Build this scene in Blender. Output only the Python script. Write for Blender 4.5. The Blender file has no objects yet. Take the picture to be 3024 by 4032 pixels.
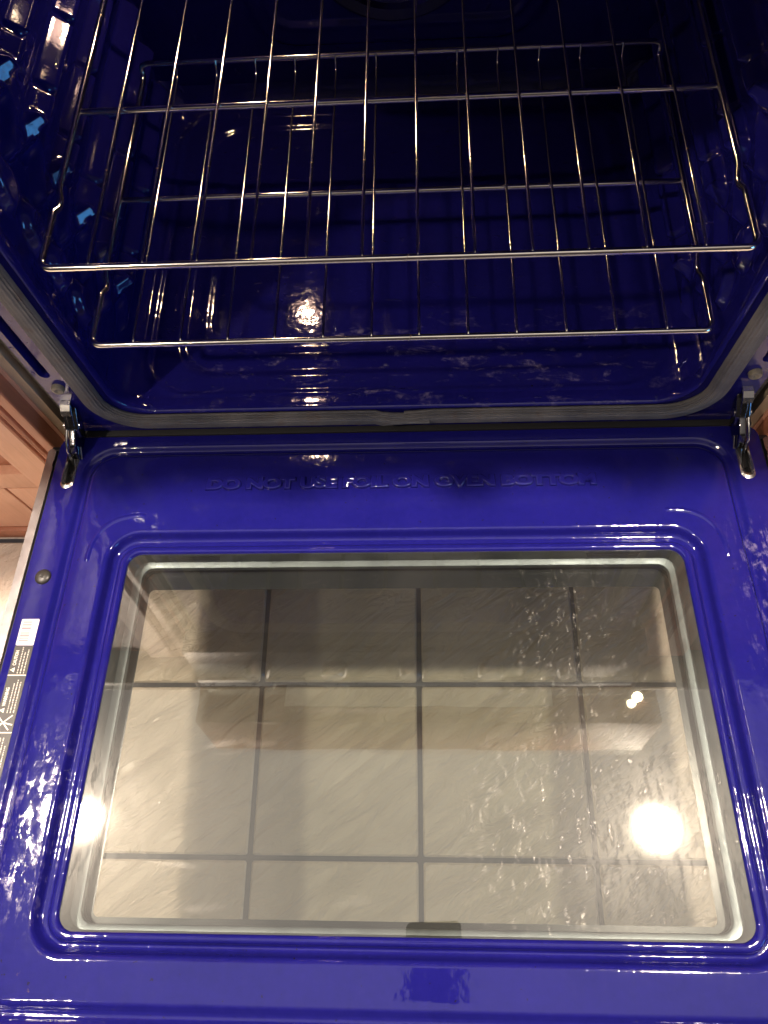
import bpy, bmesh, math, random
import numpy as np
from mathutils import Vector, Matrix
random.seed(7); rng = np.random.default_rng(7)
R = math.radians
S = bpy.context.scene
COL = S.collection

# ------------------------------------------------------------------ camera
cam = bpy.data.cameras.new('camera'); cam_o = bpy.data.objects.new('camera', cam); COL.objects.link(cam_o)
cam_o.location = (0.02255, -0.38494, 0.69215)
cam_o.rotation_euler = (R(23.0559), R(3.0514), R(0.5266))
cam.sensor_fit = 'VERTICAL'; cam.sensor_height = 36; cam.lens = 26.192
cam.clip_start = 0.01; cam.clip_end = 50
S.camera = cam_o

# ------------------------------------------------------------------ ambient light of the kitchen
W = bpy.data.worlds.new("World"); S.world = W; W.use_nodes = True
nt = W.node_tree; nt.nodes.clear()
wo = nt.nodes.new('ShaderNodeOutputWorld'); bg = nt.nodes.new('ShaderNodeBackground')
tc = nt.nodes.new('ShaderNodeTexCoord'); sep = nt.nodes.new('ShaderNodeSeparateXYZ'); cr = nt.nodes.new('ShaderNodeValToRGB')
nt.links.new(tc.outputs['Generated'], sep.inputs[0]); nt.links.new(sep.outputs['Z'], cr.inputs['Fac'])
cr.color_ramp.elements[0].position = 0.0; cr.color_ramp.elements[0].color = (.022, .018, .018, 1)
cr.color_ramp.elements[1].position = 0.95; cr.color_ramp.elements[1].color = (1.0, .89, .82, 1)
e_ = cr.color_ramp.elements.new(.55); e_.color = (.075, .062, .055, 1)
e_ = cr.color_ramp.elements.new(.80); e_.color = (.36, .31, .28, 1)
nt.links.new(cr.outputs['Color'], bg.inputs['Color']); bg.inputs['Strength'].default_value = 1.0
nt.links.new(bg.outputs[0], wo.inputs['Surface'])
S.view_settings.view_transform = 'Standard'; S.view_settings.look = 'None'
S.view_settings.exposure = 0; S.view_settings.gamma = 1
S.render.engine = 'CYCLES'
S.cycles.max_bounces = 10; S.cycles.transparent_max_bounces = 16; S.cycles.glossy_bounces = 6
S.cycles.sample_clamp_indirect = 6.0

# ------------------------------------------------------------------ node helpers
class N:
    def __init__(s, name):
        s.m = bpy.data.materials.new(name); s.m.use_nodes = True; s.t = s.m.node_tree; s.t.nodes.clear()
        s.out = s.n('OutputMaterial')
    def n(s, typ, **kw):
        x = s.t.nodes.new('ShaderNode' + typ)
        for k, v in kw.items(): setattr(x, k, v)
        return x
    def l(s, a, b): s.t.links.new(a, b)
    def coord(s, scale=(1, 1, 1), rot=(0, 0, 0), obj=True):
        t = s.n('TexCoord'); m = s.n('Mapping'); s.l(t.outputs['Object'] if obj else t.outputs['Generated'], m.inputs['Vector'])
        m.inputs['Scale'].default_value = scale; m.inputs['Rotation'].default_value = rot
        return m.outputs[0]
    def noise(s, vec, scale, detail=3, rough=.5, dist=0):
        x = s.n('TexNoise'); s.l(vec, x.inputs['Vector']); x.inputs['Scale'].default_value = scale
        x.inputs['Detail'].default_value = detail; x.inputs['Roughness'].default_value = rough; x.inputs['Distortion'].default_value = dist
        return x.outputs['Fac']
    def ramp(s, fac, stops, interp='LINEAR'):
        x = s.n('ValToRGB'); s.l(fac, x.inputs['Fac']); e = x.color_ramp.elements; x.color_ramp.interpolation = interp
        while len(e) < len(stops): e.new(0.5)
        for q, (p, c) in zip(e, stops):
            q.position = p; q.color = (c, c, c, 1) if isinstance(c, (int, float)) else (*c, 1)
        return x.outputs['Color']
    def math(s, op, a, b=None, clamp=False):
        x = s.n('Math', operation=op); x.use_clamp = clamp
        for i, v in enumerate((a, b)):
            if v is None: continue
            if isinstance(v, (int, float)): x.inputs[i].default_value = v
            else: s.l(v, x.inputs[i])
        return x.outputs[0]
    def mixc(s, fac, a, b):
        x = s.n('Mix', data_type='RGBA')
        s.l(fac, x.inputs[0]) if not isinstance(fac, (int, float)) else setattr(x.inputs[0], 'default_value', fac)
        for i, v in ((6, a), (7, b)):
            if isinstance(v, tuple): x.inputs[i].default_value = (*v, 1)
            else: s.l(v, x.inputs[i])
        return x.outputs[2]
    def mr(s, v, a, b, c, d):
        x = s.n('MapRange'); s.l(v, x.inputs[0])
        for i, k in enumerate((a, b, c, d)): x.inputs[i + 1].default_value = k
        return x.outputs[0]
    def bump(s, h, strength, dist, normal=None):
        x = s.n('Bump'); s.l(h, x.inputs['Height']); x.inputs['Strength'].default_value = strength; x.inputs['Distance'].default_value = dist
        if normal is not None: s.l(normal, x.inputs['Normal'])
        return x.outputs[0]
    def bsdf(s, **kw):
        x = s.n('BsdfPrincipled'); s.l(x.outputs[0], s.out.inputs['Surface'])
        for k, v in kw.items():
            i = x.inputs[k.replace('_', ' ')]
            if isinstance(v, (int, float)): i.default_value = v
            elif isinstance(v, tuple): i.default_value = (*v, 1) if len(v) == 3 else v
            else: s.l(v, i)
        return x

def box_mask(n, co, axis_ranges, soft):
    """1 inside a soft box given by [(axis, lo, hi)]"""
    sp = n.n('SeparateXYZ'); n.l(co, sp.inputs[0]); r = None
    for ax, lo, hi in axis_ranges:
        a = n.mr(sp.outputs[ax], lo - soft, lo + soft, 0, 1); b = n.mr(sp.outputs[ax], hi - soft, hi + soft, 1, 0)
        m = n.math('MULTIPLY', a, b); r = m if r is None else n.math('MULTIPLY', r, m)
    return r

def enamel(name, kind):
    n = N(name); co = n.coord()
    v = n.math('ADD', n.math('MULTIPLY', n.noise(co, 9, 4, .6), .5), n.math('MULTIPLY', n.noise(co, 130, 5, .75), .5))
    v = n.mr(v, .38, .62, 0, 1)
    base = n.mixc(v, (.0075, .0070, .110), (.0100, .0085, .136))
    # dried mineral film: streaks that run front to back
    st = n.noise(n.coord((150, 48, 60)), 1, 5, .65, .4)
    sp = n.noise(co, 160, 3, .6)
    if kind == 'door':
        zone = n.math('ADD', box_mask(n, co, [(0, -.325, -.295), (1, -.45, -.32)], .025), box_mask(n, co, [(0, .325, .37), (1, -.35, -.12)], .02))
        zone = n.math('ADD', zone, .012)
        film = n.math('MULTIPLY', n.mr(st, .52, .60, 0, 1), zone, True)
        film = n.math('MULTIPLY', film, n.mr(sp, .42, .6, .1, 1))
    else:
        zone = box_mask(n, co, [(0, -.2, .26), (1, .01, .12)], .03)
        film = n.math('MULTIPLY', n.mr(n.noise(n.coord((22, 60, 30)), 1, 4, .6, .8), .56, .66, 0, 1), zone, True)
        film = n.math('MULTIPLY', film, n.mr(sp, .45, .6, .1, .8))
    base = n.mixc(n.math('MULTIPLY', film, .30), base, (.45, .38, .52))
    # dark cooked-on specks
    sk = n.mr(n.noise(co, 210, 2, .5), .735, .76, 0, .8)
    base = n.mixc(sk, base, (.01, .008, .015))
    br = n.mr(n.noise(n.coord((1, 1, 1)), 75, 5, .7), .64, .70, 0, .55)
    brz = box_mask(n, co, [(0, -.31, -.25), (1, -.51, -.485)], .012) if kind == 'door' else box_mask(n, co, [(0, -.3, -.1), (1, .0, .03)], .02)
    base = n.mixc(n.math('MULTIPLY', br, brz), base, (.16, .10, .05))
    rough = n.mr(n.math('ADD', film, n.math('MULTIPLY', n.mr(n.noise(co, 30, 4, .6), .4, .8, 0, 1), .12)), 0, 1, .045, .36)
    # enamel ripple, sparse blisters and drips
    h1 = n.noise(co, 55, 2, .5)
    h2 = n.noise(co, 420, 2, .5)
    dr = n.mr(n.noise(n.coord((120, 44, 30) if kind == 'door' else (36, 60, 30)), 2.2, 3, .55, .6), .655, .72, 0, 1)
    if kind == 'door': dr = n.math('MULTIPLY', dr, n.mr(zone, .1, .6, .04, .26))
    if kind == 'wall': dr = n.math('MULTIPLY', dr, .12)
    nb = n.bump(h1, .10 if kind != 'wall' else .04, .004); nb = n.bump(h2, .05, .0006, nb)
    nb = n.bump(n.math('MULTIPLY', dr, n.noise(co, 260, 2, .5)), .55, .0020, nb)
    nb = n.bump(film, .10, .0004, nb)
    n.bsdf(Base_Color=base, Roughness=rough, Normal=nb, IOR=1.52)
    return n.m

def metal(name, col, rough, bump=None, spots=None, brushed=None):
    n = N(name); co = n.coord()
    c = col; kw = {}
    v = n.noise(co, 40, 4, .6)
    base = n.mixc(n.mr(v, .3, .7, 0, 1), tuple(k * .82 for k in col), col)
    if spots:
        s = n.mr(n.noise(n.coord((1, 1, 1)), spots[1], 4, .65), spots[2], spots[2] + .06, 0, 1)
        base = n.mixc(s, base, spots[0]); kw['Roughness'] = n.mr(s, 0, 1, rough, .4)
    else: kw['Roughness'] = n.mr(v, .3, .7, rough * .8, rough * 1.25)
    if brushed:
        kw['Normal'] = n.bump(n.noise(n.coord(brushed), 1, 3, .6), .12, .0004)
    elif bump: kw['Normal'] = n.bump(n.noise(co, bump[0], 3, .6), bump[1], bump[2])
    n.bsdf(Base_Color=base, Metallic=1.0, **kw)
    return n.m

def plain(name, col, rough=.5, var=.15, scale=60, bump=.1, **kw):
    n = N(name); co = n.coord(); v = n.noise(co, scale, 4, .6)
    base = n.mixc(v, tuple(k * (1 - var) for k in col), tuple(min(1, k * (1 + var)) for k in col))
    n.bsdf(Base_Color=base, Roughness=rough, Normal=n.bump(v, bump, .001), **kw)
    return n.m

def glass(name, tint, residue, boost, edge=False):
    n = N(name); co = n.coord()
    fr = n.n('Fresnel'); fr.inputs['IOR'].default_value = 1.5
    f = n.math('ADD', n.math('MULTIPLY', fr.outputs[0], boost[0]), boost[1], True)
    tr = n.n('BsdfTransparent'); tr.inputs['Color'].default_value = (*tint, 1)
    g1 = n.n('BsdfGlossy'); g1.inputs['Roughness'].default_value = .012; g1.inputs['Color'].default_value = (.98, .98, .95, 1)
    bp = n.bump(n.noise(co, 14, 2, .5), .04, .002); n.l(bp, g1.inputs['Normal'])
    mx = n.n('MixShader'); n.l(f, mx.inputs[0]); n.l(tr.outputs[0], mx.inputs[1]); n.l(g1.outputs[0], mx.inputs[2])
    g0 = n.n('BsdfGlossy'); g0.inputs['Roughness'].default_value = .075; g0.inputs['Color'].default_value = (1, .97, .9, 1)
    m0 = n.n('MixShader'); m0.inputs[0].default_value = .0028; n.l(mx.outputs[0], m0.inputs[1]); n.l(g0.outputs[0], m0.inputs[2])
    last = m0.outputs[0]
    if residue:
        # greasy film and dried splashes, heaviest in the near right part of the pane
        z = box_mask(n, co, [(0, .085, .255), (1, -.445, -.345)], .045)
        z2 = n.math('ADD', box_mask(n, co, [(0, .11, .2), (1, -.40, -.16)], .05), box_mask(n, co, [(0, -.265, -.2), (1, -.42, -.33)], .02))
        st = n.noise(n.coord((190, 66, 30)), 1, 6, .74, .5); fine = n.noise(co, 330, 3, .6)
        a = n.math('MULTIPLY', n.mr(st, .532, .61, 0, 1), n.mr(fine, .40, .60, .1, 1))
        a = n.math('MULTIPLY', a, n.math('ADD', n.math('MULTIPLY', z, .95), n.math('MULTIPLY', z2, .35)), True)
        st2 = n.noise(n.coord((5.5, 42, 10), (0, 0, R(7))), 1, 5, .62, .6)
        smear = n.math('MULTIPLY', n.mr(st2, .60, .70, 0, .22), box_mask(n, co, [(0, -.2, .12), (1, -.45, -.29)], .03))
        speck = n.mr(n.noise(co, 330, 1, .5), .80, .83, 0, .5)
        film = n.mr(n.noise(n.coord((9, 5, 5)), 1, 4, .6, .5), .35, .75, .015, .075)
        tot = n.math('MAXIMUM', n.math('MAXIMUM', a, smear), n.math('MAXIMUM', speck, film))
        df = n.n('BsdfDiffuse'); df.inputs['Color'].default_value = (.75, .72, .66, 1)
        g2 = n.n('BsdfGlossy'); g2.inputs['Roughness'].default_value = .26; g2.inputs['Color'].default_value = (.9, .88, .8, 1)
        n.l(n.bump(n.math('MULTIPLY', a, fine), .7, .0014), g2.inputs['Normal'])
        m2 = n.n('MixShader'); m2.inputs[0].default_value = .42; n.l(df.outputs[0], m2.inputs[1]); n.l(g2.outputs[0], m2.inputs[2])
        m3 = n.n('MixShader'); n.l(n.math('MULTIPLY', tot, .42), m3.inputs[0]); n.l(last, m3.inputs[1]); n.l(m2.outputs[0], m3.inputs[2]); last = m3.outputs[0]
    n.l(last, n.out.inputs['Surface'])
    return n.m

def emit(name, col, strength):
    n = N(name); e = n.n('Emission'); e.inputs['Color'].default_value = (*col, 1); e.inputs['Strength'].default_value = strength
    n.l(e.outputs[0], n.out.inputs['Surface']); return n.m

def wood(name, a, b, rough=.34):
    n = N(name); co = n.coord((9, 9, 1.0))
    g = n.noise(co, 7, 5, .6, 1.2); f = n.noise(n.coord((260, 260, 14)), 1, 3, .6)
    base = n.mixc(n.mr(g, .3, .7, 0, 1), a, b); base = n.mixc(n.mr(f, .55, .75, 0, .25), base, tuple(k * .6 for k in a))
    n.bsdf(Base_Color=base, Roughness=rough, Normal=n.bump(f, .12, .0006)); return n.m

def tile_mat():
    n = N('slate_tile'); co = n.coord((1, 1, 1), (0, 0, R(-38)))
    oi = n.n('ObjectInfo')
    ad = n.n('VectorMath', operation='ADD'); n.l(co, ad.inputs[0]); n.l(oi.outputs['Location'], ad.inputs[1])
    mp = n.n('Mapping'); n.l(ad.outputs[0], mp.inputs['Vector']); mp.inputs['Scale'].default_value = (13, 44, 20)
    a = n.noise(mp.outputs[0], 1, 6, .62, 1.1)
    mp2 = n.n('Mapping'); n.l(ad.outputs[0], mp2.inputs['Vector']); mp2.inputs['Scale'].default_value = (5, 7, 5)
    b = n.noise(mp2.outputs[0], 1, 4, .6, .6)
    base = n.mixc(n.mr(b, .3, .7, 0, 1), (.64, .53, .43), (.69, .58, .48))
    base = n.mixc(n.mr(oi.outputs['Random'], 0, 1, 0, .25), base, (.56, .46, .36))
    h = n.math('ADD', n.mr(a, .35, .7, 0, 1), n.math('MULTIPLY', b, .5))
    n.bsdf(Base_Color=base, Roughness=.42, Normal=n.bump(h, 1.0, .0034)); return n.m

M = dict(
    door_enamel=enamel('door_enamel', 'door'), wall_enamel=enamel('wall_enamel', 'wall'), cav_enamel=enamel('cavity_enamel', 'cavity'),
    chrome=metal('rack_chrome', (.95, .89, .83), .13, spots=((.20, .10, .055), 120, .66)),
    hinge=metal('hinge_steel', (.24, .24, .25), .15, bump=(90, .2, .001)),
    bright=metal('bright_steel', (.78, .76, .72), .22, bump=(200, .1, .0005)),
    trim=metal('brushed_trim', (.40, .38, .385), .33, brushed=(700, 12, 60)),
    winframe=metal('window_frame_steel', (.20, .222, .235), .42, bump=(60, .15, .0008)),
    black=plain('black_plastic', (.012, .012, .014), .32), dark=plain('dark_gap', (.010, .010, .011), .7),
    gap=plain('gap_black', (.013, .014, .017), .6),  # near-black: shade of the side gaps and vent slots put into the colour
    print_=plain('ceramic_print', (.018, .020, .022), .25, .1),
    rope=None, screw=plain('screw_black', (.03, .027, .024), .35, .3, 300, .3),
    screwy=plain('screw_zinc', (.17, .15, .11), .45, .3, 400, .4),
    wood_l=wood('maple_front', (.68, .35, .22), (.76, .42, .28)), wood_d=wood('maple_moulding_and_shade', (.40, .145, .075), (.46, .18, .10)),
    edge=wood('cabinet_edge', (.40, .30, .20), (.46, .36, .25), .55),
    counter=plain('counter_stone', (.20, .17, .14), .25, .3, 30),
    steel=metal('range_steel', (.5, .5, .5), .3, brushed=(8, 300, 300)),
    tile=tile_mat(), grout=plain('grout', (.045, .045, .055), .8, .2, 120, .4),
    label_b=plain('label_black', (.018, .016, .014), .42, .1, 200, .02), label_w=plain('label_white', (.72, .68, .66), .45, .03, 200, .02),
    barbar=plain('barcode_ink', (.30, .17, .19), .5, .1, 300, .02), ink=plain('label_print', (.70, .64, .56), .45, .02, 200, .02),
    hoodw=wood('hood_wood', (.22, .115, .075), (.26, .14, .09)), elem=metal('element_sheath', (.42, .38, .36), .22),
    glass_top=glass('door_glass_inner', (.685, .715, .685), True, (1.3, .072)),
    glass_mid=glass('door_glass_middle', (.685, .715, .685), False, (1.3, .055)),
    lampg=emit('downlight_glow', (1, .83, .68), 2600.0), ovenl=emit('oven_bulb_glow', (1, .70, .44), 800.0),
    ovenlens=emit('oven_lamp_lens_glow', (1, .60, .46), 15.0),
    under=emit('under_cabinet_glow', (1, .82, .55), 60.0),
    screen=emit('window_daylight', (.10, .42, 1.0), 8.0), white=plain('lamp_ring', (.7, .7, .68), .4),
)
def rope():
    n = N('woven_glass_fibre'); co = n.coord()
    w = n.n('TexWave', wave_type='BANDS', bands_direction='X'); 
    uv = n.n('UVMap'); mp = n.n('Mapping'); n.l(uv.outputs[0], mp.inputs['Vector']); mp.inputs['Scale'].default_value = (900, 1, 1)
    n.l(mp.outputs[0], w.inputs['Vector']); w.inputs['Scale'].default_value = 1; w.inputs['Distortion'].default_value = 1.2; w.inputs['Detail'].default_value = 1
    v = n.noise(co, 22, 4, .6)
    base = n.mixc(n.mr(v, .3, .7, 0, 1), (.09, .09, .10), (.22, .205, .19))
    base = n.mixc(n.mr(n.noise(co, 60, 3, .6), .56, .7, 0, .5), base, (.15, .085, .05))
    base = n.mixc(n.math('MULTIPLY', w.outputs['Fac'], .45), base, (.05, .05, .055))
    n.bsdf(Base_Color=base, Roughness=.55, Normal=n.bump(w.outputs['Fac'], .5, .0006)); return n.m
M['rope'] = rope()

# ------------------------------------------------------------------ geometry helpers
def mk(name, verts, faces, mat, parent=None, smooth=False, mats=None, fm=None, uv=None, angle=40):
    me = bpy.data.meshes.new(name)
    if isinstance(verts, np.ndarray): verts = verts.tolist()
    me.from_pydata([tuple(v) for v in verts], [], [tuple(f) for f in faces]); me.update()
    for m_ in (mats or [mat]): me.materials.append(m_)
    if fm is not None: me.polygons.foreach_set('material_index', fm)
    bm = bmesh.new(); bm.from_mesh(me)
    bmesh.ops.recalc_face_normals(bm, faces=bm.faces) if smooth != 'keep' else None
    bm.to_mesh(me); bm.free()
    if smooth:
        me.polygons.foreach_set('use_smooth', [True] * len(me.polygons))
        try: me.set_sharp_from_angle(angle=R(angle))
        except Exception: pass
    o = bpy.data.objects.new(name, me); COL.objects.link(o)
    if parent: o.parent = parent
    return o
def empty(name, loc=(0, 0, 0), parent=None, rot=(0, 0, 0)):
    o = bpy.data.objects.new(name, None); COL.objects.link(o); o.location = loc; o.rotation_euler = rot; o.empty_display_size = .05
    if parent: o.parent = parent
    return o
def tag(o, label=None, cat=None, group=None, kind=None):
    for k, v in (('label', label), ('category', cat), ('group', group), ('kind', kind)):
        if v: o[k] = v
    return o
class MB:
    def __init__(s): s.v = []; s.f = []; s.m = []
    def add(s, v, f, m=0):
        b = len(s.v); s.v += [tuple(x) for x in v]; s.f += [tuple(i + b for i in q) for q in f]; s.m += [m] * len(f)
    def box(s, x0, x1, y0, y1, z0, z1, bev=0, m=0):
        if bev <= 0:
            v = [(x, y, z) for z in (z0, z1) for y in (y0, y1) for x in (x0, x1)]
            s.add(v, [(0, 2, 3, 1), (4, 5, 7, 6), (0, 1, 5, 4), (2, 6, 7, 3), (0, 4, 6, 2), (1, 3, 7, 5)], m); return
        bm = bmesh.new(); bmesh.ops.create_cube(bm, size=1)
        for q in bm.verts: q.co = Vector(((x0 + x1) / 2 + q.co.x * (x1 - x0), (y0 + y1) / 2 + q.co.y * (y1 - y0), (z0 + z1) / 2 + q.co.z * (z1 - z0)))
        bmesh.ops.bevel(bm, geom=list(bm.edges), offset=bev, segments=2, profile=.6, affect='EDGES')
        bm.verts.index_update(); s.add([q.co for q in bm.verts], [[q.index for q in f.verts] for f in bm.faces], m); bm.free()
    def tube(s, pts, r, n=10, closed=False, cap=True, m=0):
        P = [Vector(p) for p in pts]; k = len(P); vs = []
        up = None
        for i in range(k):
            if closed: t = (P[(i + 1) % k] - P[i - 1]).normalized()
            else: t = (P[min(i + 1, k - 1)] - P[max(i - 1, 0)]).normalized()
            if up is None:
                up = Vector((0, 0, 1)) if abs(t.z) < .9 else Vector((1, 0, 0))
            up = (up - t * up.dot(t)).normalized(); sd = t.cross(up)
            rr = r[i] if hasattr(r, '__len__') else r
            for j in range(n):
                a = 2 * math.pi * j / n; vs.append(P[i] + (up * math.cos(a) + sd * math.sin(a)) * rr)
        fs = []
        for i in range(k if closed else k - 1):
            for j in range(n):
                a, b = i * n + j, i * n + (j + 1) % n; c = ((i + 1) % k) * n
                fs.append((a, b, c + (j + 1) % n, c + j))
        if not closed and cap: fs += [tuple(range(n))[::-1], tuple((k - 1) * n + j for j in range(n))]
        s.add(vs, fs, m)
    def disc(s, c, ax, prof, n=24, m=0):
        """lathe: prof = [(radius, along axis)]"""
        A = Vector(ax).normalized(); u = A.orthogonal().normalized(); w = A.cross(u); vs = []; fs = []
        for r, h in prof:
            for j in range(n):
                a = 2 * math.pi * j / n; vs.append(Vector(c) + A * h + (u * math.cos(a) + w * math.sin(a)) * r)
        for i in range(len(prof) - 1):
            for j in range(n): fs.append((i * n + j, i * n + (j + 1) % n, (i + 1) * n + (j + 1) % n, (i + 1) * n + j))
        fs += [tuple(range(n))[::-1], tuple((len(prof) - 1) * n + j for j in range(n))]
        s.add(vs, fs, m)
    def build(s, name, mat, parent=None, smooth=True, mats=None, angle=40):
        return mk(name, s.v, s.f, mat, parent, smooth, mats, s.m if mats else None, angle=angle)
def prism(poly, axis, a, b):
    """extrude a 2D polygon along an axis (0 x,1 y,2 z); returns verts, faces"""
    n = len(poly)
    def p(q, t):
        l = list(q); l.insert(axis, t); return tuple(l)
    v = [p(q, a) for q in poly] + [p(q, b) for q in poly]
    f = [tuple(range(n))[::-1], tuple(range(n, 2 * n))] + [(i, (i + 1) % n, n + (i + 1) % n, n + i) for i in range(n)]
    return v, f
def rr(x0, x1, y0, y1, r, seg=10, ex=14, ey=10):
    """rounded rectangle, ccw, fixed vertex count so that loops can be lofted"""
    pts = []
    cs = [(x1 - r, y0 + r, -90), (x1 - r, y1 - r, 0), (x0 + r, y1 - r, 90), (x0 + r, y0 + r, 180)]
    for ci, (cx, cy, a0) in enumerate(cs):
        for k in range(seg + 1):
            a = R(a0 + 90 * k / seg); pts.append((cx + r * math.cos(a), cy + r * math.sin(a)))
        nx = cs[(ci + 1) % 4]; a = R(a0 + 90); p = pts[-1]; a2 = R(nx[2]); q = (nx[0] + r * math.cos(a2), nx[1] + r * math.sin(a2))
        e = ey if ci % 2 == 0 else ex
        for k in range(1, e): pts.append((p[0] + (q[0] - p[0]) * k / e, p[1] + (q[1] - p[1]) * k / e))
    return pts
def loft(loops, closed_ring=True):
    n = len(loops[0]); v = [p for L in loops for p in L]; f = []
    for i in range(len(loops) - 1):
        for j in range(n):
            a, b = i * n + j, i * n + (j + 1) % n; f.append((a, b, b + n, a + n))
    return v, f
def fill_holes(outer, holes):
    """triangulated planar sheet (2D) with holes"""
    bm = bmesh.new(); es = []
    for lp in [outer] + holes:
        vs = [bm.verts.new((x, y, 0)) for x, y in lp]
        es += [bm.edges.new((vs[i], vs[(i + 1) % len(vs)])) for i in range(len(vs))]
    bmesh.ops.triangle_fill(bm, use_beauty=True, use_dissolve=False, edges=es, normal=(0, 0, 1))
    bm.verts.index_update(); v = [(q.co.x, q.co.y) for q in bm.verts]; f = [[q.index for q in fc.verts] for fc in bm.faces]; bm.free()
    return v, f
def grid(us, vs, fn):
    """heightfield; fn(U,V)->(X,Y,Z) arrays"""
    U, V = np.meshgrid(us, vs, indexing='ij'); X, Y, Z = fn(U, V); n, m_ = U.shape
    vt = np.stack([X.ravel(), Y.ravel(), Z.ravel()], 1)
    i, j = np.meshgrid(np.arange(n - 1), np.arange(m_ - 1), indexing='ij'); a = (i * m_ + j).ravel()
    return vt, np.stack([a, a + m_, a + m_ + 1, a + 1], 1).tolist()
def ss(x, a, b):
    t = np.clip((x - a) / (b - a), 0, 1); return t * t * (3 - 2 * t)
def sdrr(x, y, x0, x1, y0, y1, r):
    cx, cy, hx, hy = (x0 + x1) / 2, (y0 + y1) / 2, (x1 - x0) / 2 - r, (y1 - y0) / 2 - r
    qx, qy = np.abs(x - cx) - hx, np.abs(y - cy) - hy
    return np.hypot(np.maximum(qx, 0), np.maximum(qy, 0)) + np.minimum(np.maximum(qx, qy), 0) - r
def stadium(cx, y0, y1, r, n=9):
    return [(cx + r * math.cos(R(a)), y1 - r + r * math.sin(R(a))) for a in np.linspace(0, 180, n)] + \
           [(cx + r * math.cos(R(a)), y0 + r + r * math.sin(R(a))) for a in np.linspace(180, 360, n)]
def font_mesh(txt, size, ext=0, bevel=0, spacing=1.0, align='LEFT', res=3, bevres=2, offset=0.0):
    cu = bpy.data.curves.new('t', 'FONT'); cu.body = txt; cu.size = size; cu.extrude = ext; cu.bevel_depth = bevel; cu.bevel_resolution = bevres
    cu.space_character = spacing; cu.align_x = align; cu.resolution_u = res; cu.offset = offset
    o = bpy.data.objects.new('t', cu); COL.objects.link(o); bpy.context.view_layer.update()
    me = bpy.data.meshes.new_from_object(o.evaluated_get(bpy.context.evaluated_depsgraph_get()))
    v = [tuple(q.co) for q in me.vertices]; f = [tuple(p.vertices) for p in me.polygons]
    bpy.data.objects.remove(o); bpy.data.curves.remove(cu); bpy.data.meshes.remove(me)
    return v, f

# ================================================================== OVEN
oven = tag(empty('oven'), 'open cobalt blue enamel oven with its door folded down flat', 'oven')

# ---- door (its own tilted frame: x across, y along the door (hinge at 0), z out of the door face)
TILT = 5.6456
DW, DB = .3665, -.556          # half width of the blue liner, near end
def door_child(o): o.parent = door; return o
# outer body of the door: a shell with a window opening
b = MB()
ob = rr(-.372, .372, -.570, -.006, .006); ib = rr(-.285, .285, -.480, -.128, .01)
lo = lambda pts, z: [(x, y, z) for x, y in pts]
v, f = loft([lo(ib, -.052), lo(ob, -.052), lo(ob, -.010), lo(ib, -.010), lo(ib, -.052)]); b.add(v, f)
door = b.build('door', M['steel'], oven, smooth=False)
door.rotation_euler = (R(-TILT), 0, 0)

# blue liner: flange with hinge slots, channel, raised panel, window groove and rim
def RL(x, y0, y1, r, z): return lo(rr(-x, x, y0, y1, r), z)
ring = []
prof_out = [  # half width, near, far, radius, height : channel between flange and panel
    (.3370, -.5240, -.0110, .036, .0000), (.3360, -.5230, -.0120, .035, -.0003), (.3340, -.5210, -.0140, .033, -.0020), (.3325, -.5195, -.0155, .032, -.0040),
    (.3310, -.5180, -.0170, .031, -.0046), (.3285, -.5155, -.0195, .029, -.0040), (.3262, -.5132, -.0218, .028, -.0016), (.3240, -.5110, -.0240, .027, .0006), (.3225, -.5095, -.0255, .026, .0016), (.3205, -.5075, -.0275, .025, .0020)]
for p in prof_out: ring.append(RL(*p))
for t in (.25, .5, .75):
    a, c = np.array(prof_out[-1]), np.array((.2925, -.4825, -.1120, .034, .0020)); q = a * (1 - t) + c * t; ring.append(RL(*q))
for p in [(.2925, -.4825, -.1120, .034, .0020), (.2900, -.4800, -.1145, .031, .0018), (.2886, -.4786, -.1159, .029, .0010), (.2874, -.4774, -.1171, .028, -.0010),
          (.2862, -.4762, -.1183, .027, -.0045), (.2850, -.4750, -.1195, .026, -.0066), (.2830, -.4734, -.1214, .024, -.0078), (.2800, -.4720, -.1240, .022, -.0080), (.2782, -.4712, -.1262, .020, -.0076),
          (.2772, -.4704, -.1282, .019, -.0060), (.2765, -.4698, -.1300, .018, -.0034), (.2756, -.4690, -.1314, .0175, -.0010), (.2744, -.4680, -.1326, .017, .0002), (.2725, -.4664, -.1345, .016, .0008), (.2700, -.4642, -.1366, .015, .0006),
          (.2688, -.4632, -.1376, .014, -.0004), (.2684, -.4629, -.1379, .014, -.0030)]:
    ring.append(RL(*p))
v, f = loft(ring)
b = MB(); b.add(v, f)
outer = rr(-DW, DW, DB, .0015, .012); chan = rr(-.3370, .3370, -.5240, -.0110, .036)
slotL, slotR = stadium(-.3493, -.0605, -.0035, .0066), stadium(.3468, -.0605, -.0035, .0066)
v2, f2 = fill_holes(outer, [chan, slotL, slotR]); b.add([(x, y, 0) for x, y in v2], f2)
o2 = [(x, y, -.012) for x, y in outer]; v3, f3 = loft([lo(outer, 0), o2]); b.add(v3, f3)
for sl in (slotL, slotR):
    v3, f3 = loft([lo(sl, 0), lo(sl, -.0035)]); b.add(v3, f3)
bm = bmesh.new()
me = bpy.data.meshes.new('door_liner'); me.from_pydata(b.v, [], b.f); bm.from_mesh(me)
bmesh.ops.remove_doubles(bm, verts=bm.verts, dist=1e-5)
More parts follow.
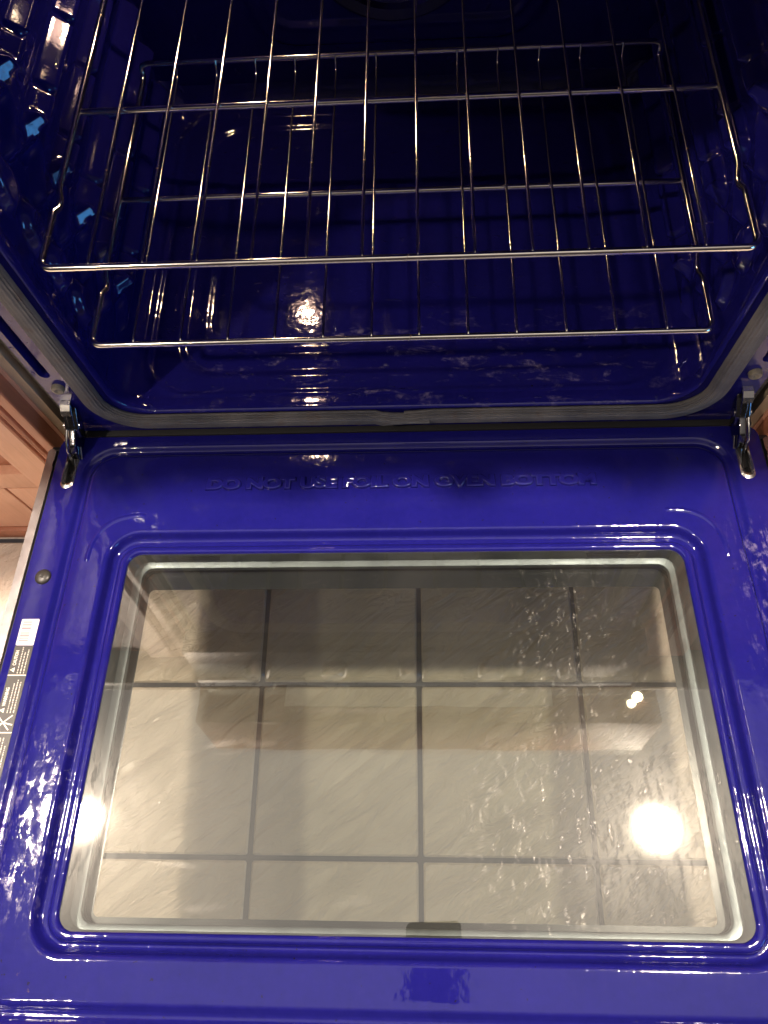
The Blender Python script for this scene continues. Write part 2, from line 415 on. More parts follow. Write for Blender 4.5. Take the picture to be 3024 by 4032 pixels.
# embossed crescents beside the window corners
for q in bm.verts:
    pass
bmesh.ops.recalc_face_normals(bm, faces=bm.faces); bm.to_mesh(me); bm.free()
me.materials.append(M['door_enamel']); me.polygons.foreach_set('use_smooth', [True] * len(me.polygons))
me.set_sharp_from_angle(angle=R(50))
liner = bpy.data.objects.new('door_liner', me); COL.objects.link(liner); liner.parent = door
# pressed crescent ridges at the two far window corners (blend into the panel)
for sx in (-1, 1):
    cx, cy, r0 = sx * .2585, -.1465, .0500
    us = np.linspace(0, 1, 40); vs = np.linspace(-1, 1, 13)
    def fn(U, V):
        ang = np.radians(-4 + 98 * U); w = .0042; rr_ = r0 + V * w + .004 * (np.sin(2 * ang) ** 2)
        taper = ss(U, 0, .08) * (1 - ss(U, .92, 1)); h = .0020 + .0013 * np.cos(V * np.pi / 2) ** 2 * taper - .0003
        return cx + sx * rr_ * np.cos(ang), cy + rr_ * np.sin(ang), h
    vt, ff = grid(us, vs, fn); mk('pressed_ridge', vt, ff, M['door_enamel'], door, True)
# raised lettering
v, f = font_mesh('DO NOT USE FOIL ON OVEN BOTTOM', .0195, .0001, .0015, 1.0, 'CENTER', 4, 4, .0005)
xs = [p[0] for p in v]; k = .396 / (max(xs) - min(xs)); cxm = (max(xs) + min(xs)) / 2; ys = [p[1] for p in v]; ky = .0150 / (max(ys) - min(ys)); y0 = min(ys)
v = [((x - cxm) * k - .002, -.0688 + (y - y0) * ky, .0019 + z * 1.8) for x, y, z in v]
mk('raised_lettering', v, f, M['door_enamel'], door, True, angle=60)
# shallow stamped holes around the hinge slots : bright slot lips and dark wells
for nm, cx in (('slot', -.3493), ('slot', .3468)):
    a = stadium(cx, -.0605, -.0035, .0066); c = stadium(cx, -.0595, -.0045, .0056)
    b = MB(); v, f = loft([lo(a, -.0036), lo(c, -.0036)]); b.add(v, f); v, f = loft([lo(c, -.0036), lo(c, -.030)]); b.add(v, f, 1)
    b.add(lo(c, -.030), [tuple(range(len(c)))], 1)
    d = stadium(cx, -.0612, -.050, .0072)
    o = b.build('hinge_slot', None, door, True, [M['bright'], M['dark']])
    # pressed steel lip round the slot, widest at its near end
    o_, i_ = stadium(cx, -.0620, -.004, .0072, 12), stadium(cx, -.0555, -.006, .0047, 12)
    m_ = [(x * .5 + u * .5, y * .5 + w * .5) for (x, y), (u, w) in zip(o_, i_)]
    v, f = loft([lo(o_, .0002), lo(m_, .0014), lo(i_, .0002), lo(i_, -.004)]); b = MB(); b.add(v, f); b.build('slot_lip', M['bright'], door, True)

# stainless side trims with notched far ends
for s in (-1, 1):
    prof = [(.3790, -.568), (.3790, -.0150), (.3770, -.0120), (.3735, -.0118), (.3705, -.0145), (.3702, -.0255), (.3712, -.0275), (.3712, -.0330), (.3700, -.0340), (.3700, -.568)]
    v, f = prism([(s * x, y) for x, y in prof], 2, -.050, -.0008)
    mk('side_trim', v, f, M['trim'], door, False)
    b = MB(); b.box(*sorted((s * .3672, s * .3698)), -.568, -.012, -.030, -.0035); b.box(*sorted((s * .3660, s * .3765)), -.0135, -.0085, -.030, -.0022, .001)
    b.build('trim_gap_and_cap', M['black'], door, True)  # black strip: shade of the trim gap put into colour, plus the end cap
# flange screws
for x in (-.3490, .3490):
    b = MB(); b.disc((x, -.1625, 0), (0, 0, 1), [(.0078, .0001), (.0078, .0012), (.0070, .0024), (.0045, .0034), (.0020, .0036), (.0012, .0030)], 28)
    for a in (0, 90):
        c, s_ = math.cos(R(a + 20)), math.sin(R(a + 20))
        b.add([(x + c * u - s_ * w, -.1625 + s_ * u + c * w, .0037) for u, w in ((-.0022, -.0004), (.0022, -.0004), (.0022, .0004), (-.0022, .0004))], [(0, 1, 2, 3)])
    b.build('door_screw', M['screw'], door, True)

# window pack: sloping steel frame, ledge, panes, printed border
fr = [(.2700, -.4640, -.1360, .0150, -.0026), (.2684, -.4630, -.1376, .0145, -.0120), (.2668, -.4622, -.1387, .0140, -.0185), (.2664, -.4618, -.1391, .0140, -.0192), (.2600, -.4585, -.1440, .0115, -.0196), (.2588, -.4577, -.1450, .0110, -.0200), (.2584, -.4574, -.1454, .0108, -.0212), (.2584, -.4574, -.1454, .0108, -.0250)]
v, f = loft([RL(*p) for p in fr]); mk('window_frame', v, f, M['winframe'], door, True, angle=30)
for cx in (-.2050, .2050):
    # vent slots in the far wall of the frame
    b = MB(); b.add([(cx - .0255, -.1376, -.0100), (cx + .0255, -.1376, -.0100), (cx + .0240, -.1386, -.0160), (cx - .0235, -.1386, -.0160), (cx - .0255, -.134, -.0100), (cx + .0255, -.134, -.0100), (cx + .0240, -.134, -.0160), (cx - .0235, -.134, -.0160)], [(0, 1, 2, 3), (0, 4, 5, 1), (3, 2, 6, 7), (4, 7, 6, 5)]); b.build('vent_slot', M['gap'], door, False)
def pane(name, x0, x1, y0, y1, r, z, mat):
    lp = rr(x0, x1, y0, y1, r); v, f = fill_holes(lp, [])
    return mk(name, [(x, y, z) for x, y in v], f, mat, door, False)
o = pane('glass_pane', -.2694, .2694, -.4636, -.1370, .0145, -.0030, M['glass_top']); o['label'] = 'top pane of the window, smeared and spotted with dried splashes'
pane('glass_pane', -.275, .275, -.470, -.130, .004, -.0340, M['glass_mid'])
lp, hp = rr(-.282, .282, -.476, -.130, .004), rr(-.2528, .2500, -.4528, -.1640, .0055)
v, f = fill_holes(lp, [hp]); mk('printed_border', [(x, y, -.0310) for x, y in v], f, M['print_'], door, False)
b = MB(); v, f = loft([lo(rr(-.2600, .2600, -.4582, -.1446, .016), -.0235), lo(rr(-.2600, .2600, -.4582, -.1446, .016), -.0305)]); b.add(v, f); b.build('pane_spacer', M['dark'], door, True)

# labels along the left flange
def rect(b, x0, x1, y0, y1, z, m=0): b.add([(x0, y0, z), (x1, y0, z), (x1, y1, z), (x0, y1, z)], [(0, 1, 2, 3)], m)
b = MB(); lp = rr(-.3588, -.3418, -.2318, -.2060, .0012, 5, 2, 2)
v, f = prism(lp, 2, .0001, .0004); b.add(v, f, 0)
y = -.2085
pat = [5, 2, 1, 2, 4, 1, 2, 3, 1, 1, 6, 2, 1, 2, 3, 2, 1, 1, 4, 2, 2, 1, 5, 1, 1, 2, 3, 1, 2, 2, 4, 1, 1, 2]
tot = sum(pat); yy = -.2083; 
for i, w in enumerate(pat):
    h = w / tot * .0205
    if i % 2 == 0: rect(b, -.3570, -.3480, yy - h, yy, .0005, 1)
    yy -= h
v, f = font_mesh('1 6 0 9 2 4 8 3', .0024, 0, 0, 1.0); xm = max(p[0] for p in v)
b.add([(-.3445 - py, -.2270 + px / xm * .0150, .0005) for px, py, pz in v], f, 1)
b.build('barcode_label', None, door, False, [M['label_w'], M['barbar']])['label'] = 'white barcode label'
b = MB(); v, f = prism([(-.3590, -.4350), (-.3415, -.4350), (-.3415, -.2324), (-.3590, -.2324)], 2, .0001, .00035); b.add(v, f, 0)
def text_up(txt, x, y0, y1, h, bold=.0):
    v, f = font_mesh(txt, .004, 0, 0, 1.0, offset=bold); x0 = min(p[0] for p in v); x1 = max(p[0] for p in v); h1 = max(p[1] for p in v)
    b.add([(x - py / h1 * h, y0 + (px - x0) / (x1 - x0) * (y1 - y0), .00045) for px, py, pz in v], f, 1)
def tri(x, y, s, z=.00045):
    b.add([(x, y, z), (x, y + s, z), (x - s * .92, y + s / 2, z)], [(0, 1, 2)], 1); s2 = s * .16
    b.add([(x - s * .15, y + s / 2 - s2 / 2, z + .0001), (x - s * .15, y + s / 2 + s2 / 2, z + .0001), (x - s * .62, y + s / 2 + s2 / 2, z + .0001), (x - s * .62, y + s / 2 - s2 / 2, z + .0001)], [(0, 1, 2, 3)], 0)
def fine(x, y0, y1, h=.0011):
    """small illegible print: broken dashes"""
    y = y0
    while y < y1 - .0006:
        w = random.uniform(.0008, .0032); e = min(y + w, y1); n_ = max(1, int((e - y) / .0005))
        for k in range(n_):
            a = y + (e - y) * k / n_; hh = h * random.uniform(.62, 1)
            rect(b, x - hh, x, a, a + (e - y) / n_ * .74, .00045, 1)
        y = e + .0006
text_up('CAUTION', -.3538, -.2510, -.2368, .0031, .0001); tri(-.3538, -.2575, .0046)
fine(-.3500, -.2585, -.2335); fine(-.3471, -.2585, -.2375); fine(-.3442, -.2585, -.2360)
rect(b, -.3588, -.3417, -.2607, -.2598, .00045, 1)
text_up('WARNING', -.3538, -.2885, -.2716, .0031, .0001); tri(-.3538, -.2945, .0046)
fine(-.3500, -.2945, -.2668); fine(-.3471, -.2945, -.2635); fine(-.3442, -.2945, -.2655)
for p0, p1 in (((-.3565, -.3085), (-.3520, -.3030)), ((-.3520, -.3030), (-.3445, -.2965)), ((-.3520, -.3030), (-.3430, -.3050)), ((-.3520, -.3030), (-.3455, -.3095)), ((-.3565, -.2985), (-.3520, -.3030)), ((-.3560, -.3040), (-.3500, -.3038))):
    a, c = Vector(p0), Vector(p1); d = (c - a).normalized(); nn = Vector((-d.y, d.x)) * .00055
    b.add([(*(a + nn), .00045), (*(a - nn), .00045), (*(c - nn), .00045), (*(c + nn), .00045)], [(0, 1, 2, 3)], 1)
rect(b, -.3588, -.3417, -.3122, -.3113, .00045, 1)
fine(-.3500, -.3360, -.3160, .0016); fine(-.3540, -.3300, -.3170, .0018)
fine(-.3471, -.352, -.316); fine(-.3442, -.352, -.322); rect(b, -.3588, -.3417, -.3560, -.3552, .00045, 1)
for x in (-.3540, -.3505, -.3471, -.3442): fine(x, -.388, -.359)
b.build('warning_label', None, door, False, [M['label_b'], M['ink']])['label'] = 'black label with white warning print'

# ---- front frame of the cavity (enamel) with gasket
FY = .012
fro = rr(-.350, .350, -.004, .505, .004); fri = rr(-.2925, .2925, .0335, .470, .040)
sl_l = stadium(-.3385, .100, .300, .0058); sl_r = stadium(.3385, .100, .300, .0058)
v, f = fill_holes(fro, [fri, sl_l, sl_r]); b = MB(); b.add([(x, FY, z) for x, z in v], f)
bead = [(.2925, .0335, .470, .040, 0), (.2918, .0342, .469, .040, -.0020), (.2905, .0356, .468, .039, -.0030), (.2890, .0370, .467, .038, -.0022), (.2882, .0378, .466, .037, .0005), (.2885, .0374, .466, .036, .0060), (.2900, .036, .467, .034, .0140)]
v, f = loft([[(x, FY + p[4], z) for x, z in rr(-p[0], p[0], p[1], p[2], p[3])] for p in bead]); b.add(v, f)
v, f = loft([[(x, FY, z) for x, z in fro], [(x, FY + .03, z) for x, z in fro]]); b.add(v, f)
for sl in (sl_l, sl_r):
    v, f = loft([[(x, FY, z) for x, z in sl], [(x, FY + .012, z) for x, z in sl]]); b.add(v, f); b.add([(x, FY + .012, z) for x, z in sl], [tuple(range(len(sl)))])
bm = bmesh.new(); me = bpy.data.meshes.new('front_frame'); me.from_pydata(b.v, [], b.f); bm.from_mesh(me); bmesh.ops.remove_doubles(bm, verts=bm.verts, dist=1e-5)
bmesh.ops.recalc_face_normals(bm, faces=bm.faces); bm.to_mesh(me); bm.free(); me.materials.append(M['cav_enamel'])
me.polygons.foreach_set('use_smooth', [True] * len(me.polygons)); me.set_sharp_from_angle(angle=R(50))
frame = bpy.data.objects.new('front_frame', me); COL.objects.link(frame); frame.parent = oven
for s in (-1, 1):
    b = MB(); b.disc((s * .3345, FY, .0835), (0, -1, 0), [(.0062, .0), (.0062, .0036), (.0054, .0050), (.0030, .0054), (.0016, .0040), (.0010, .0036)], 24)
    b.build('frame_screw', M['screwy'], oven, True)
# gasket: woven tube, ribbed, ends overlapping at the middle of the bottom run
gx, gb, gt, gr = .3075, .0215, .482, .044
path = rr(-gx, gx, gb, gt, gr, 16, 60, 40)
n0 = min(range(len(path)), key=lambda i: (path[i][1] > gb + 1e-6, abs(path[i][0] - .004)))
path = path[n0:] + path[:n0]
path[0] = (.004, gb)
pts = [Vector((x, z)) for x, z in path] + [Vector((.030, gb))]
K = len(pts); nr = 72; vs = []; uvs = []; acc = 0
for i in range(K):
    t = (pts[min(i + 1, K - 1)] - pts[max(i - 1, 0)]).normalized(); nn = Vector((t.y, -t.x))   # outward for ccw
    w = .0100; th = .0058; sh = 0; lift = 0
    if i <= 3: w *= .70 + .1 * i; lift = -.0008
    if i >= K - 3: w *= (.95, .7, .12)[i - (K - 3)]; lift = -.0030; sh = -.0010
    if i > 0: acc += (pts[i] - pts[i - 1]).length
    for j in range(nr):
        a = 2 * math.pi * j / nr; rib = 1 + .085 * math.cos(a * 18) * (1 if math.sin(a) > -.2 else 0)
        ca, sa = math.cos(a), math.sin(a)
        p = pts[i] + nn * (w * ca * (abs(ca) ** -.12 if abs(ca) > .01 else 1) * rib + sh)
        vs.append((p.x, FY - .0040 - th * sa * rib + lift, p.y)); uvs.append((acc, j / nr))
fs = []
for i in range(K - 1):
    for j in range(nr):
        a, c = i * nr + j, i * nr + (j + 1) % nr; fs.append((a, c, c + nr, a + nr))
fs += [tuple(range(nr))[::-1], tuple((K - 1) * nr + j for j in range(nr))]
g = mk('gasket', vs, fs, M['rope'], oven, True, angle=80)
ul = g.data.uv_layers.new(name='UVMap')
for lp_ in g.data.loops: ul.data[lp_.index].uv = uvs[lp_.vertex_index]

# ---- cavity
CX, CYB, Z0, Z1 = .2960, .455, .034, .466
def zf(X, Y):
    z = np.full_like(X, Z0)
    d = sdrr(X, Y, -.2380, .2460, .0560, .420, .045)
    z = z - .0042 * (1 - ss(d, -.007, .004))
    d2 = sdrr(X, Y, -.2150, .2230, .0850, .400, .045)
    z = z - .0022 * (1 - ss(d2, -.009, .002))
    d3 = sdrr(X, Y, -.2700, .2720, .030, .440, .050); z = z + .0018 * (1 - ss(np.abs(d3), 0, .006))
    r = .034; e = np.maximum(np.abs(X) - (CX - r), 0); z = z + (r - np.sqrt(np.maximum(r * r - e * e, 0)))
    e2 = np.maximum(Y - (CYB - r), 0); z = z + (r - np.sqrt(np.maximum(r * r - e2 * e2, 0)))
    z = z + .0040 * (1 - ss(Y, .010, .034))
    return z
xs = np.concatenate([np.linspace(-CX + 1e-5, -.26, 16), np.linspace(-.258, .258, 190), np.linspace(.26, CX - 1e-5, 16)])
ys = np.concatenate([np.linspace(.0135, .42, 170), np.linspace(.4225, CYB - 1e-5, 14)])
vt, ff = grid(xs, ys, lambda U, V: (U, V, np.minimum(zf(U, V), .075)))
mk('cavity_floor', vt, ff, M['cav_enamel'], oven, True, angle=80)
# side walls with pressed rack guides
LV = [.1430 + .0165 + .0470 * k for k in range(-1, 6)]
def protr(Y, Z):
    p = np.zeros_like(Y)
    for k, zt in enumerate(LV):
        zc = zt - .0125 - .004
        b_s = np.clip((zc + .0150 - Z) / .0170, 0, 1) * (1 - ss(zc - Z, .0045, .0095)); b_f = 1 - ss(np.abs(Z - zc - .001), .0046, .0068)
        wf = ss(Y, .1290, .1400); body = b_f * (1 - wf) + b_s * wf
        yf = .1080 + (Z - zc) * .55
        yb = .425
        along = np.clip((Y - yf) * 1.0 / .0235, 0, 1) * (1 - ss(Y, yb - .010, yb))
        notch = 0
        for yn in (.166, .252): notch = np.maximum(notch, 1 - ss(np.abs(Y - yn), .0016, .0050))
        p = np.maximum(p, np.minimum(.0235 * body, np.maximum(.0235 * along, 0)) * (1 - .26 * notch))
        # front stop boss above the rack line
        zb = zt + .030
        bs = (1 - ss(np.hypot((Y - (.066 + (Z - zb) * .25)) / 1.0, (Z - zb) / 1.5), .009, .017)); p = np.maximum(p, .0080 * bs)
    zone = ss(Y, .098 + .016 * np.sin((Z - LV[0]) / .0468 * 2 * np.pi), .116 + .016 * np.sin((Z - LV[0]) / .0468 * 2 * np.pi)) * (1 - ss(Y, .430, .442))
    p = np.maximum(p, .0085 * zone)
    return p
ys = np.concatenate([np.linspace(.0135, .30, 190), np.linspace(.303, CYB, 50)]); zs = np.linspace(.060, Z1 + .004, 210)
for s in (-1, 1):
    vt, ff = grid(ys, zs, lambda U, V: (s * (CX - protr(U, V)), U, V))
    mk('side_wall', vt, ff, M['wall_enamel'], oven, True, angle=80)
# rear wall with stamped fan recess
def yr(X, Z):
    y = np.full_like(X, CYB)
    d = sdrr(X, Z, -.165, .165, .115, .38, .05); y = y - .006 * (1 - ss(d, -.004, .006))
    y = y - .003 * (1 - ss(np.abs(d + .022), .001, .005))
    return y
vt, ff = grid(np.linspace(-CX, CX, 150), np.linspace(.060, Z1 + .004, 110), lambda U, V: (U, yr(U, V), V)); mk('rear_wall', vt, ff, M['cav_enamel'], oven, True, angle=80)
b = MB(); b.box(-CX - .002, CX + .002, .0135, CYB + .002, Z1 + .001, Z1 + .006); b.build('cavity_ceiling', M['cav_enamel'], oven, False)
# convection fan cover
b = MB(); b.disc((-.001, CYB - .006, .2465), (0, -1, 0), [(.100, .0), (.100, .012), (.096, .016), (.084, .017), (.080, .012), (.078, .012)], 64)
fc = b.build('fan_cover', M['hinge'], oven, True)
for k in range(20):
    a = 2 * math.pi * k / 20; b = MB(); c, s_ = math.cos(a), math.sin(a)
    pts_ = [(.022, -.003), (.066, -.006), (.066, .006), (.022, .003)]
    b.add([(-.001 + u * c - w * s_, CYB - .0184, .2465 + u * s_ + w * c) for u, w in pts_], [(0, 1, 2, 3)]); b.build('fan_slot', M['dark'], fc, False)
# heating element hanging below the ceiling
b = MB(); zz = Z1 - .022
el = [(-.04, .44, zz), (-.04, .06, zz), (-.05, .045, zz), (-.10, .045, zz), (-.11, .06, zz), (-.11, .38, zz), (-.12, .395, zz), (-.17, .395, zz), (-.18, .38, zz), (-.18, .06, zz), (-.19, .045, zz), (-.22, .045, zz), (-.23, .06, zz), (-.23, .40, zz), (-.22, .415, zz),
      (.22, .415, zz), (.23, .40, zz), (.23, .06, zz), (.22, .045, zz), (.19, .045, zz), (.18, .06, zz), (.18, .38, zz), (.17, .395, zz), (.12, .395, zz), (.11, .38, zz), (.11, .06, zz), (.10, .045, zz), (.05, .045, zz), (.04, .06, zz), (.04, .44, zz)]
b.tube(el, .0036, 8); b.build('heating_element', M['elem'], oven, True)
# lit oven bulb with its glass cover in the upper rear left
b = MB(); lc = (-.175, .449, .418); ax = Vector((0, -1, -.35))
b.disc(lc, ax, [(.034, -.002), (.034, .0), (.030, .004), (.026, .004)], 28, 1); b.disc(lc, ax, [(.0230, .0042), (.0215, .007), (.0100, .0115)], 28, 2); b.disc(lc, ax, [(.0078, .0116), (.0072, .0135), (.004, .015)], 20, 0)
b.build('oven_lamp', None, oven, True, [M['ovenl'], M['winframe'], M['ovenlens']])

# ---- hinge arms
for s, cx in ((-1, -.3450), (1, .3440)):
    poly = [(.018, .056), (.011, .057), (.002, .044), (-.006, .031), (-.014, .0265), (-.021, .0225), (-.0255, .0130), (-.027, .005), (-.034, -.002), (-.050, -.008), (-.052, -.016), (-.030, -.020), (-.004, -.012), (.006, .000), (.012, .014), (.018, .022)]
    b = MB(); v, f = prism(poly, 0, -.0036, .0036)
    # lean outward from the frame slot to the door slot
    def lean(p):
        t = (p[2] + .02) / .076; return (cx + p[0] + (-s) * .0085 * t - (-s) * .002, p[1], p[2])
    b.add([lean(p) for p in v], f)
    pr = [(.010, .050), (.001, .040), (-.006, .031), (-.010, .020), (-.004, .012), (.006, .020), (.012, .036)]
    v, f = prism(pr, 0, -.0075, .0075); b.add([lean(p) for p in v], f)
    arm = b.build('hinge_arm', M['hinge'], oven, False)
    bm = bmesh.new(); bm.from_mesh(arm.data); bmesh.ops.bevel(bm, geom=list(bm.edges), offset=.0016, segments=3, profile=.6, affect='EDGES'); bm.to_mesh(arm.data); bm.free()
    arm.data.polygons.foreach_set('use_smooth', [True] * len(arm.data.polygons)); arm.data.set_sharp_from_angle(angle=R(50))
    b = MB(); v, f = prism([(.0118, .0600), (.0060, .0598), (.0010, .0560), (-.0020, .0510), (-.0002, .0500), (.0030, .0545), (.0070, .0580), (.0118, .0582)], 0, -.0050, .0050); b.add([lean(p) for p in v], f)
    b.build('hinge_hook', M['bright'], arm, False)
    b = MB(); b.tube([lean((s * .0052, y, z)) for y, z in ((-.0065, .0315), (-.0120, .0290), (-.0190, .0255), (-.0245, .0190), (-.0265, .0110), (-.0275, .0030), (-.0300, -.0010))], .0013, 8); b.tube([lean((-s * .0050, y, z)) for y, z in ((-.016, .012), (-.024, .004), (-.030, -.003), (-.042, -.007))], .0009, 8)
    b.disc(lean((0, 0, .030)), (1, 0, 0), [(.0042, -.0085), (.0042, .0085)], 14)
    b.build('hinge_rivet', M['bright'], arm, True)

# ---- body of the range around the cavity
b = MB()
for s in (-1, 1): b.box(*sorted((s * .3515, s * .3600)), .020, .60, -.27, .63)
b.box(-.352, .352, .470, .60, -.27, .63); b.box(-.350, .350, .044, .47, -.02, .022); b.box(-.350, .350, .060, .47, .480, .63)
b.build('body_panel', M['gap'], oven, False)
b = MB(); b.box(-.366, .366, .006, .030, -.045, -.006, .002); b.build('hinge_gap_block', M['dark'], oven, True)  # near-black block in the hinge gap, the gap's shade put into its colour
b = MB(); b.box(-.374, .374, .002, .040, -.262, -.050, .004); b.build('storage_drawer', M['steel'], oven, True)
b = MB(); b.box(-.378, .378, -.022, .080, .512, .620, .004); b.build('control_panel', M['black'], oven, True)
for k in range(5):
    b = MB(); b.disc((-.26 + .13 * k, -.022, .566), (0, -1, 0), [(.021, 0), (.020, .018), (.017, .022), (.004, .022)], 24); b.build('control_knob', M['steel'], oven, True)
b = MB(); b.box(-.379, .379, -.026, .640, .622, .650, .004); b.build('cooktop', M['steel'], oven, True)

# ================================================================== RACKS
def make_rack(z, yf, label):
    t = tag(empty('oven_rack', (0, yf, z)), label, 'oven rack', 'wire racks inside the oven')
    p, hw, D, Dr, hr = .0427, .2742, .1745, .3525, .0115
    # frame rod: front rail, side rods and raised rear rail in one bent rod, side rods step in at the guide
    def corner(cx, cy, z_, r, a0, a1, n=6): return [(cx + r * math.cos(R(a)), cy + r * math.sin(R(a)), z_) for a in np.linspace(a0, a1, n)]
    r = .009
    left = [(-hw, D * .5, 0), (-hw, D * 1.3, 0)]
    rod = []
    rod += corner(hw - r, r, 0, r, -90, 0)
    rod += [(hw, .050, 0), (hw, .058, 0), (hw - .0008, .066, -.0045), (hw - .0008, .074, -.0045), (hw, .084, 0), (hw, Dr - .012, 0), (hw, Dr - .004, .001), (hw, Dr - .001, .006)]
    rod += [(hw - .002, Dr, hr - .001), (hw - .007, Dr, hr + .001)]
    rod += [(-hw + .007, Dr, hr + .001), (-hw + .002, Dr, hr - .001)]
    rod += [(-hw, Dr - .001, .006), (-hw, Dr - .004, .001), (-hw, Dr - .012, 0), (-hw, .084, 0), (-hw + .0008, .074, -.0045), (-hw + .0008, .066, -.0045), (-hw, .058, 0), (-hw, .050, 0)]
    rod += corner(-hw + r, r, 0, r, 180, 270)
    b = MB(); b.tube(rod, .0029, 12, closed=True); b.build('frame', M['chrome'], t, True, angle=70)
    b = MB(); b.tube([(-hw + .001, D, -.0022), (hw - .001, D, -.0022)], .0029, 12); b.build('cross_rail', M['chrome'], t, True, angle=70)
    b = MB(); zt = .0034
    b.tube([(0, .0010, zt - .0016), (0, .0040, zt), (0, Dr * .3, zt), (0, Dr - .020, zt), (0, Dr - .012, zt + .0005), (0, Dr - .0065, zt + .0035), (0, Dr - .0040, hr + .0015), (0, Dr - .0030, hr + .0035)], .00135, 8)
    w0 = b.build('wire', M['chrome'], t, True, angle=70); w0.location = (-5.5 * p, 0, 0)
    for k in range(1, 12):
        c = w0.copy(); COL.objects.link(c); c.parent = t; c.location = ((k - 5.5) * p + rng.normal(0, .0004), 0, 0)
    # welded tips
    return t
make_rack(.24600, .0152, 'upper chrome wire oven rack, the higher of the two shelves, nearest the camera')
make_rack(.14844, .0131, 'lower chrome wire oven rack, the shelf below, closer to the oven floor')

# ================================================================== KITCHEN AROUND
def cabinet(s, label):
    t = tag(empty('kitchen_cabinet', (s * .381, 0, -.28)), label, 'cabinet', 'wooden cabinets flanking the oven')
    Z = .28
    def X(a, c): return sorted((s * (a - .381), s * (c - .381)))
    b = MB(); b.box(*X(.3700, .3805), .0200, .60, 0, .90 + .0); b.build('side_panel', M['edge'], t, False)
    b = MB(); b.box(*X(.3807, .4300), .0185, .60, 0, .90); b.box(*X(.4300, 1.10), .0185, .60, .0, Z - .135); b.box(*X(.4300, 1.10), .03, .60, Z - .135, .90); b.build('face_frame', M['wood_l'], t, False)
    # overlay door with moulded stile, rail and recessed panel
    zb, zt = Z - .1225, .86
    prof = [(.3850, .0180), (.3850, .0020), (.3862, .0004), (.3885, .0), (.3965, .0), (.3985, .0016), (.3996, .0040), (.4008, .0044), (.4030, .0012), (.4060, .0), (.4085, .0010), (.4096, .0034), (.4108, .0036), (.4125, .0008), (.4150, .0), (.4540, .0), (.4540, .0180)]
    v, f = prism([(s * (x - .381), y) for x, y in prof], 2, zb, zt); o = mk('door_stile', v, f, None, t, False, [M['wood_l'], M['wood_d']])
    for pl in o.data.polygons:
        c = abs(pl.center.x) + .381
        pl.material_index = 1 if .3849 < c < .4149 and abs(pl.normal.z) < .5 else 0  # reddish moulding; the shadow of its edge groove is coloured in too
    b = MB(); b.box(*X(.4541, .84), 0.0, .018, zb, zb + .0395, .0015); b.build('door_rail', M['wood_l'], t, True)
    b = MB(); b.box(*X(.4541, .84), .012, .018, zb + .040, zt, 0); b.build('door_panel', M['wood_d'], t, False)  # darker wood than the frame: recess shade put into the panel's colour
    b = MB(); b.box(*X(.3850, .4960), .001, .018, .030, zb - .003, .0015); b.build('drawer_front', M['wood_l'], t, True)
    b = MB(); b.box(*X(.4995, .84), .001, .018, .030, zb - .003, .0015); b.build('drawer_front', M['wood_l'], t, True)
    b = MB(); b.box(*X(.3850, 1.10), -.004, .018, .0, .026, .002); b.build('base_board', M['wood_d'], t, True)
    b = MB(); b.box(*X(.3820, 1.10), -.030, .64, .902, .940, .004); b.build('countertop', M['counter'], t, True)
    return t
cabinet(-1, 'orange brown wooden cabinet at the left of the oven')
cabinet(1, 'orange brown wooden cabinet at the right of the oven, a sliver in view')

# floor: dark grout bed and separate slate-look tiles
floor = tag(empty('floor', (0, 0, -.285)), kind='structure')
b = MB(); b.box(-2.0, 2.0, -2.6, .6, -.02, -.0025); b.build('grout_bed', M['grout'], floor, False)
def tile_mesh():
    bm = bmesh.new(); bmesh.ops.create_cube(bm, size=1); h = .1000
    for q in bm.verts: q.co = Vector((q.co.x * 2 * h, q.co.y * 2 * h, q.co.z * .010 - .005))
    bmesh.ops.bevel(bm, geom=[e for e in bm.edges if all(v_.co.z > -.001 for v_ in e.verts)] + [e for e in bm.edges if abs(e.verts[0].co.z - e.verts[1].co.z) > .005], offset=.0022, segments=1, affect='EDGES')
    me = bpy.data.meshes.new('tile'); bm.to_mesh(me); bm.free(); me.materials.append(M['tile']); return me
tm = tile_mesh()
for i in range(-6, 6):
    for j in range(-8, 3):
        o = bpy.data.objects.new('tile', tm); COL.objects.link(o); o.parent = floor
        o.location = (.0146 + .2060 * (i + .5), -.2125 + .2060 * (j + .5) + 0, rng.normal(0, .0004)); o.rotation_euler = (rng.normal(0, .002), rng.normal(0, .002), rng.normal(0, .0015))

# hood over the cooktop and cabinet undersides (seen mirrored in the window)
t = tag(empty('range_hood', (0, .16, 1.40)), 'wooden mantel hood mirrored as a brown band in the door window', 'range hood')
b = MB(); b.box(-.62, .66, 0, .50, 0, .25, .006); b.build('mantel', M['hoodw'], t, True)
b = MB(); b.box(-.37, .37, .045, .42, -.010, -.001, .003); b.build('filter_panel', M['white'], t, True)
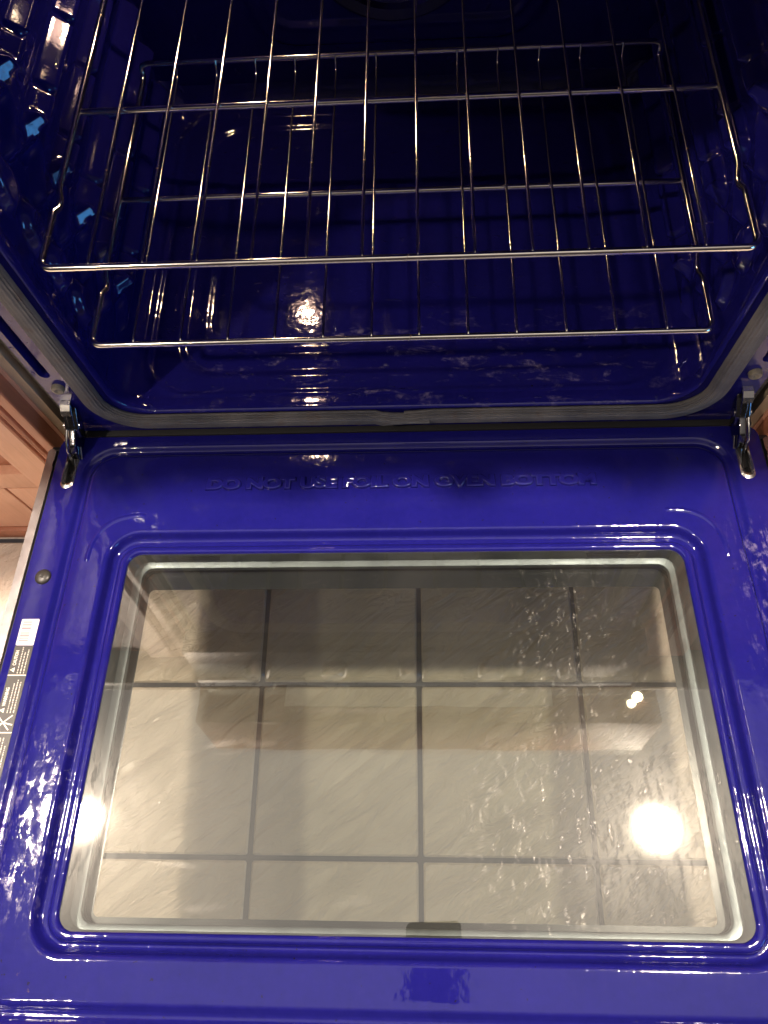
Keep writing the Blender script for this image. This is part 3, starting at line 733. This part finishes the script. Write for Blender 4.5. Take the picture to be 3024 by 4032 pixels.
# ceiling downlights
def downlight(loc, lab, m=None):
    t = tag(empty('ceiling_light', loc), lab, 'ceiling light', 'ceiling lights above the oven')
    b = MB(); b.disc((0, 0, 0), (0, 0, -1), [(.060, 0), (.058, .010), (.042, .020), (.010, .024)], 40); b.build('bulb', m or M['lampg'], t, True)
    b = MB(); b.disc((0, 0, 0), (0, 0, 1), [(.062, -.004), (.085, -.004), (.090, .002), (.062, .012)], 40); b.build('trim_ring', M['white'], t, True)
downlight((-1.223, .068, 2.2), 'ceiling downlight glaring at the left edge of the door window')
downlight((.822, .056, 2.2), 'ceiling downlight glaring at the right part of the door window')

# under-cabinet spot mirrored as a warm streak, blue evening window on the right behind the camera
t = tag(empty('spotlight', (.600, .230, 1.392)), 'small warm spotlight under the hood mantel, mirrored as a streak in the door window', 'spotlight')
b = MB(); b.disc((0, 0, 0), (.2, -.5, -1), [(.016, 0), (.014, .006), (.003, .009)], 20, 0); b.disc((0, 0, 0), (.2, -.5, -1), [(.022, -.012), (.022, 0), (.017, .002)], 20, 1)
b.build('bulb', None, t, True, [M['under'], M['white']])
t = tag(empty('window', (2.6, -1.72, .30)), 'blue dusk window behind the camera, mirrored as cyan patches on the left rack guides', 'window')
t.rotation_euler = (0, 0, math.atan2(2.72, 1.84) )
b = MB(); b.box(-.30, .30, -.004, .004, -.12, .90); b.build('pane', M['screen'], t, False)
b = MB(); b.box(-.35, -.30, -.02, .02, -.25, .95); b.box(.30, .35, -.02, .02, -.25, .95); b.box(-.30, .30, -.02, .02, .90, .95); b.box(-.30, .30, -.02, .02, -.25, -.12); b.box(-.012, .012, -.012, .012, -.2, .90); b.build('sash', M['white'], t, False)
# the phone that takes the picture, mirrored as a deep blue blot at the bottom
ph = tag(empty('smartphone', cam_o.location), 'black smartphone held above the door, mirrored in the enamel below the window', 'phone')
ph.rotation_euler = cam_o.rotation_euler
lp = rr(-.034, .050, -.160, .0, .009)
b = MB(); v, f = loft([lo(lp, .004), lo(lp, .012)]); b.add(v, f); b.add(lo(lp, .012), [tuple(range(len(lp)))]); b.add(lo(lp, .004), [tuple(range(len(lp)))[::-1]])
b.build('case', M['black'], ph, False)

downlight((-1.30, -1.15, 2.2), 'ceiling downlight nearer the room, lighting the cabinet fronts and floor at the left', emit('dim_downlight_glow', (1, .83, .68), 1000.0))
